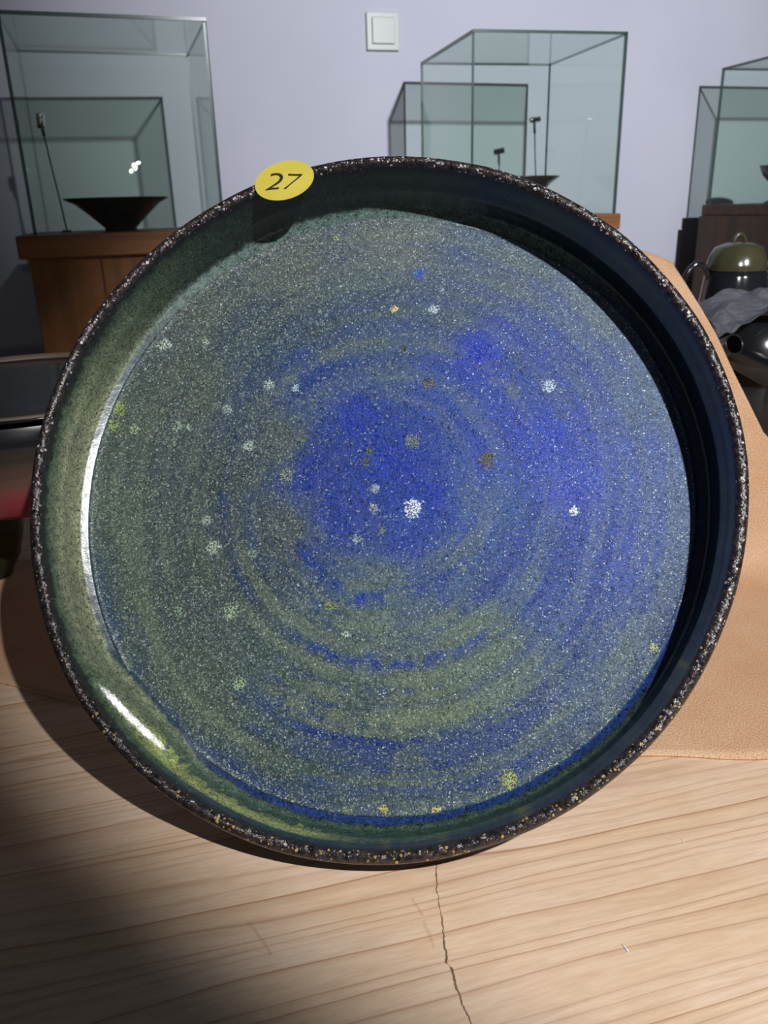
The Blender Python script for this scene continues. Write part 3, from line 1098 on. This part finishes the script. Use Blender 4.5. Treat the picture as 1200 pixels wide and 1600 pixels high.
tm = NT('crimson_band_glaze', rough=.3, spec=.4)
szz = tm.n('ShaderNodeSeparateXYZ', {0: tm.co()}).outputs[2]
nzz = tm.noise(tm.co(scale=(3, 3, 60)), 4.0, 3)
hz_ = tm.m_('ADD', szz, tm.m_('MULTIPLY', tm.m_('SUBTRACT', nzz, .5), .022))
rp = tm.n('ShaderNodeValToRGB', {'Fac': tm.mr(hz_, 0.0, .055)})
e = rp.color_ramp.elements
e[0].color = (*lin(200, 84, 96), 1)
e[1].color = (*lin(30, 32, 38), 1)
for p_, c_ in ((.30, lin(168, 76, 84)), (.5, lin(112, 84, 74)), (.75, lin(74, 66, 58))):
    k = e.new(p_)
    k.color = (*c_, 1)
tm.set('color', rp.outputs[0])
M['olive'] = m_gloss('olive_black_glaze', lin(74, 76, 44), .25, lin(30, 32, 22), 30)

# lowest: round olive-black bowl
yb_ = .590
pb = at_y(-25, 850, yb_)
xb_ = float(pb[0])
r1 = float(at_y(47, 850, yb_)[0])-xb_
x2_ = float(at_y(45, 700, yb_)[0])
r2 = .112
zt1 = float(at_y(25, 813, yb_-.74*r2)[2])
h1 = zt1-lz
thick_bowl('round_bowl', xb_, yb_, lz, [(0, .001), (.42*r1, .001), (.45*r1, 0), (.52*r1, .0), (.55*r1, .003), (.76*r1, .20*h1), (.92*r1, .46*h1), (r1, .78*h1), (.985*r1, h1-.001), (.96*r1, h1), (.93*r1, h1-.001), (.9*r1, .6*h1), (.6*r1, .25*h1), (0, .18*h1)], M['olive'], 'small round olive and black bowl, lowest of the stack at left')
# middle: wide bowl with crimson lower band
zt2 = float(at_y(25, 668, yb_-r2)[2])
h2 = zt2-zt1
thick_bowl('wide_bowl', x2_, yb_, zt1, [(0, .001), (.30*r2, .001), (.55*r2, 0), (.72*r2, .0), (.80*r2, .08*h2), (.89*r2, .36*h2), (.96*r2, .75*h2), (r2, h2-.001), (r2*.985, h2), (.96*r2, h2-.001), (.9*r2, .5*h2), (.7*r2, .2*h2), (0, .12*h2)], tm.m, 'wide bowl with a crimson lower band, middle of the left stack')
r3 = .118
zt3 = float(at_y(45, 594, yb_)[2])
h3 = zt3-zt2
t3 = thick_bowl('wide_bowl', x2_+.004, yb_, zt2, [(0, .001), (.5*r3, .001), (.55*r3, 0), (.82*r3, .0), (.90*r3, .12*h3), (.945*r3, .30*h3), (.965*r3, .50*h3), (.975*r3, .66*h3), (1.0*r3, .80*h3), (1.005*r3, .92*h3), (.99*r3, h3-.003), (.955*r3, h3-.004), (.94*r3, .55*h3), (.92*r3, .36*h3), (.88*r3, .32*h3), (.6*r3, .30*h3), (0, .30*h3)], M['black'], 'glossy black bowl with thin brown lip, top of the left stack')
lathe('lip', [(.99*r3, h3-.003), (.988*r3, h3), (.965*r3, h3+.0005), (.955*r3, h3-.004)], NT('brown_lip_glaze', color=lin(96, 82, 70), rough=.5).m, t3, n=128)


# ------------------------------------------------------------------ teapots on the right
def teapot(cx, cy, z, r, h, label, knob=True, handle=-1, spout_dir=1, rz=0.0, mat_body=None, mat_top=None):
    t = empty('teapot', (cx, cy, z), label, 'teapot', 'dark teapots at the right', rz)
    bm = mat_body or M['black']
    lathe('body', [(0, .001), (.5*r, .001), (.52*r, 0), (.62*r, 0), (.66*r, .004), (.95*r, .10*h), (1.06*r, .24*h), (1.05*r, .40*h), (.98*r, .58*h), (.93*r, .72*h), (.88*r, .76*h), (.60*r, .78*h), (0, .78*h)], bm, t, n=96)
    ld = lathe('lid', [(0, .765*h), (.90*r, .765*h), (.925*r, .775*h), (.90*r, .82*h), (.84*r, .89*h), (.70*r, .96*h), (.40*r, .995*h), (0, h)], mat_top or M['teagreen'], t, n=96)
    # ring knob
    pts = []
    for k in range(17):
        a = math.pi*k/16
        pts.append((math.cos(a)*.20*r, 0, h-.004+math.sin(a)*.33*r))
    tube('knob', pts, .055*r, mat_top or M['teagreen'], ld, 12)
    # ear handle
    hp = [(-.86*r, 0, .70*h), (-1.1*r, 0, .82*h), (-1.38*r, 0, .84*h), (-1.68*r, 0, .74*h), (-1.82*r, 0, .55*h), (-1.72*r, 0, .36*h), (-1.45*r, 0, .22*h), (-1.0*r, 0, .16*h)]
    P_ = np.array(hp)
    tt = np.linspace(0, len(P_)-1, 30)
    P_ = np.stack([np.interp(tt, range(len(hp)), P_[:, k]) for k in range(3)], -1)
    for _ in range(4):
        P_[1:-1] = (P_[:-2]+2*P_[1:-1]+P_[2:])/4
    tube('handle', P_, .10*r, bm, t, 14)
    # spout
    a = spout_dir
    sp_pts = [(math.cos(a)*x_*r, math.sin(a)*x_*r, z_*h) for x_, z_ in ((.85, .30), (1.15, .38), (1.38, .52), (1.55, .72))]
    tube('spout', sp_pts, [.26*r, .20*r, .15*r, .12*r], bm, t, 16)
    return t


M['teagreen'] = m_gloss('olive_glaze', lin(66, 64, 44), .18, lin(48, 48, 34), 16)
ytp = 1.14
cpx = at_y(1148, 440, ytp)
rtp = float((at_y(1191, 430, ytp)-at_y(1107, 430, ytp))[0])/2
htp = float(at_y(1148, 379, ytp)[2])
teapot(float(cpx[0]), ytp, 0, rtp, htp, 'dark lidded teapot with olive shoulders and ring knob, behind the leather', spout_dir=1.0, rz=-.15)
cp2 = at_y(1243, 430, 1.20)
teapot(float(cp2[0]), 1.20, 0, rtp, htp*1.0, 'dark teapot at the right picture edge, only its side showing', spout_dir=.3, rz=-2.6, mat_top=M['black'])

# front black pot with spout pointing at the camera
yf_ = .74
fc = at_y(1178, 600, yf_)
rf = .055
zf = float(at_y(1180, 500, yf_)[2])
fp = empty('black_pot', (float(fc[0]), yf_, 0), 'black glazed pot with a round open spout facing the camera, right of leather', 'pot')
M['blackpot'] = m_gloss('smoky_black_glaze', (.022, .024, .028), .2, (.012, .013, .016), 18)
lathe('body', [(0, .001), (.5*rf, .001), (.55*rf, 0), (.70*rf, 0), (.90*rf, .12*zf), (rf, .32*zf), (1.0*rf, .55*zf), (.93*rf, .80*zf), (.80*rf, .96*zf), (.70*rf, zf), (.60*rf, zf), (.5*rf, .95*zf), (0, .93*zf)], M['blackpot'], fp, n=96)
so = at_y(1147, 538, yf_-.075)-np.array([fc[0], yf_, 0])
sv = [Vector((-.012, -.035, .35*zf)), Vector((-.016, -.048, .58*zf)), Vector(map(float, so))-Vector((0, -.018, .007)), Vector(map(float, so))]
dirn = (sv[3]-sv[2]).normalized()
spt = tube('spout', sv, [.020, .0145, .0108, .0098], M['blackpot'], fp, 28, cap=False)
ring_ = []
tube('spout_plug', [sv[3]-dirn*.006, sv[3]-dirn*.001], [.0082, .0086], NT('spout_shade', color=(.002, .002, .002), rough=.9, spec=0.0).m, fp, 28)  # black plug stands in for the shade inside the spout
lr = []
o1 = dirn.orthogonal().normalized()
o2 = dirn.cross(o1)
lpz = [sv[3]+(o1*math.cos(a)+o2*math.sin(a))*.0093 for a in np.linspace(0, 2*math.pi, 29)]
tube('spout_lip', lpz, .0010, M['blackpot'], fp, 8, cap=False)

# crinkled plastic bag over the pots
tp = NT('thin_grey_plastic', color=lin(112, 116, 126), rough=.28, spec=.6)
tp.set('alpha', .75)
tp.set('normal', tp.bump(tp.noise(tp.co(scale=(.5, 1.8, 1.2), rot=(0, 0, .3)), 60.0, 5, .62, 1.2), 1.0, .006))
bag_c = at_y(1172, 485, yf_)
NBx, NBy = 90, 50


def bagz(x_, y_):
    e1 = ((x_)/.085)**2+((y_)/.085)**2
    z_ = .020*math.exp(-e1*.7)-.022*max(0, e1-.55)
    z_ += .004*math.sin(30*x_+110*y_+2*math.sin(40*x_))+.0035*math.sin(-70*x_+150*y_+1)+.0018*math.sin(160*x_+210*y_+3*math.sin(90*x_))
    return z_


VB = []
for i in range(NBy):
    for j in range(NBx):
        x_ = -.084+.20*j/(NBx-1)
        y_ = -.046+.12*i/(NBy-1)
        x2 = x_+.004*math.sin(55*y_)
        y2 = y_+.006*math.sin(38*x_+.5)
        VB.append((x2, y2, bagz(x_, y_)))
FB = [(i*NBx+j, i*NBx+j+1, (i+1)*NBx+j+1, (i+1)*NBx+j) for i in range(NBy-1) for j in range(NBx-1)]
bag = mesh('plastic_bag', VB, FB, tp.m)
bag.location = (float(fc[0]), yf_+.005, zf+.004)
bs = bag.modifiers.new('thickness', 'SOLIDIFY')
bs.thickness = .0006
tag(bag, 'crinkled grey plastic bag draped over the black pot, below the teapot', 'plastic bag')

# tiny white chips lying on the table
tw = NT('white_chip', color=(.85, .85, .88), rough=.5)
for (px, py), L_, lb in (((976, 1482), .0022, 'tiny white paper chip on the table below the leather edge, nearer the viewer'), ((1066, 1314), .0013, 'tiny white chip on the table near the leather edge, farther right')):
    g = at_z(px, py, 0)
    V = [(-.2, -1, 0), (.25, -.9, 0), (.15, 1, 0), (-.2, -1, .25), (.25, -.9, .25), (.15, 1, .25)]
    o = mesh('paper_chip', [tuple(c*L_*.8 for c in v) for v in V], [(0, 2, 1), (3, 4, 5), (0, 1, 4, 3), (1, 2, 5, 4), (2, 0, 3, 5)], tw.m, smooth=False)
    o.location = (float(g[0]), float(g[1]), .0001)
    o.rotation_euler = (0, 0, .2)
    tag(o, lb, 'paper chip')
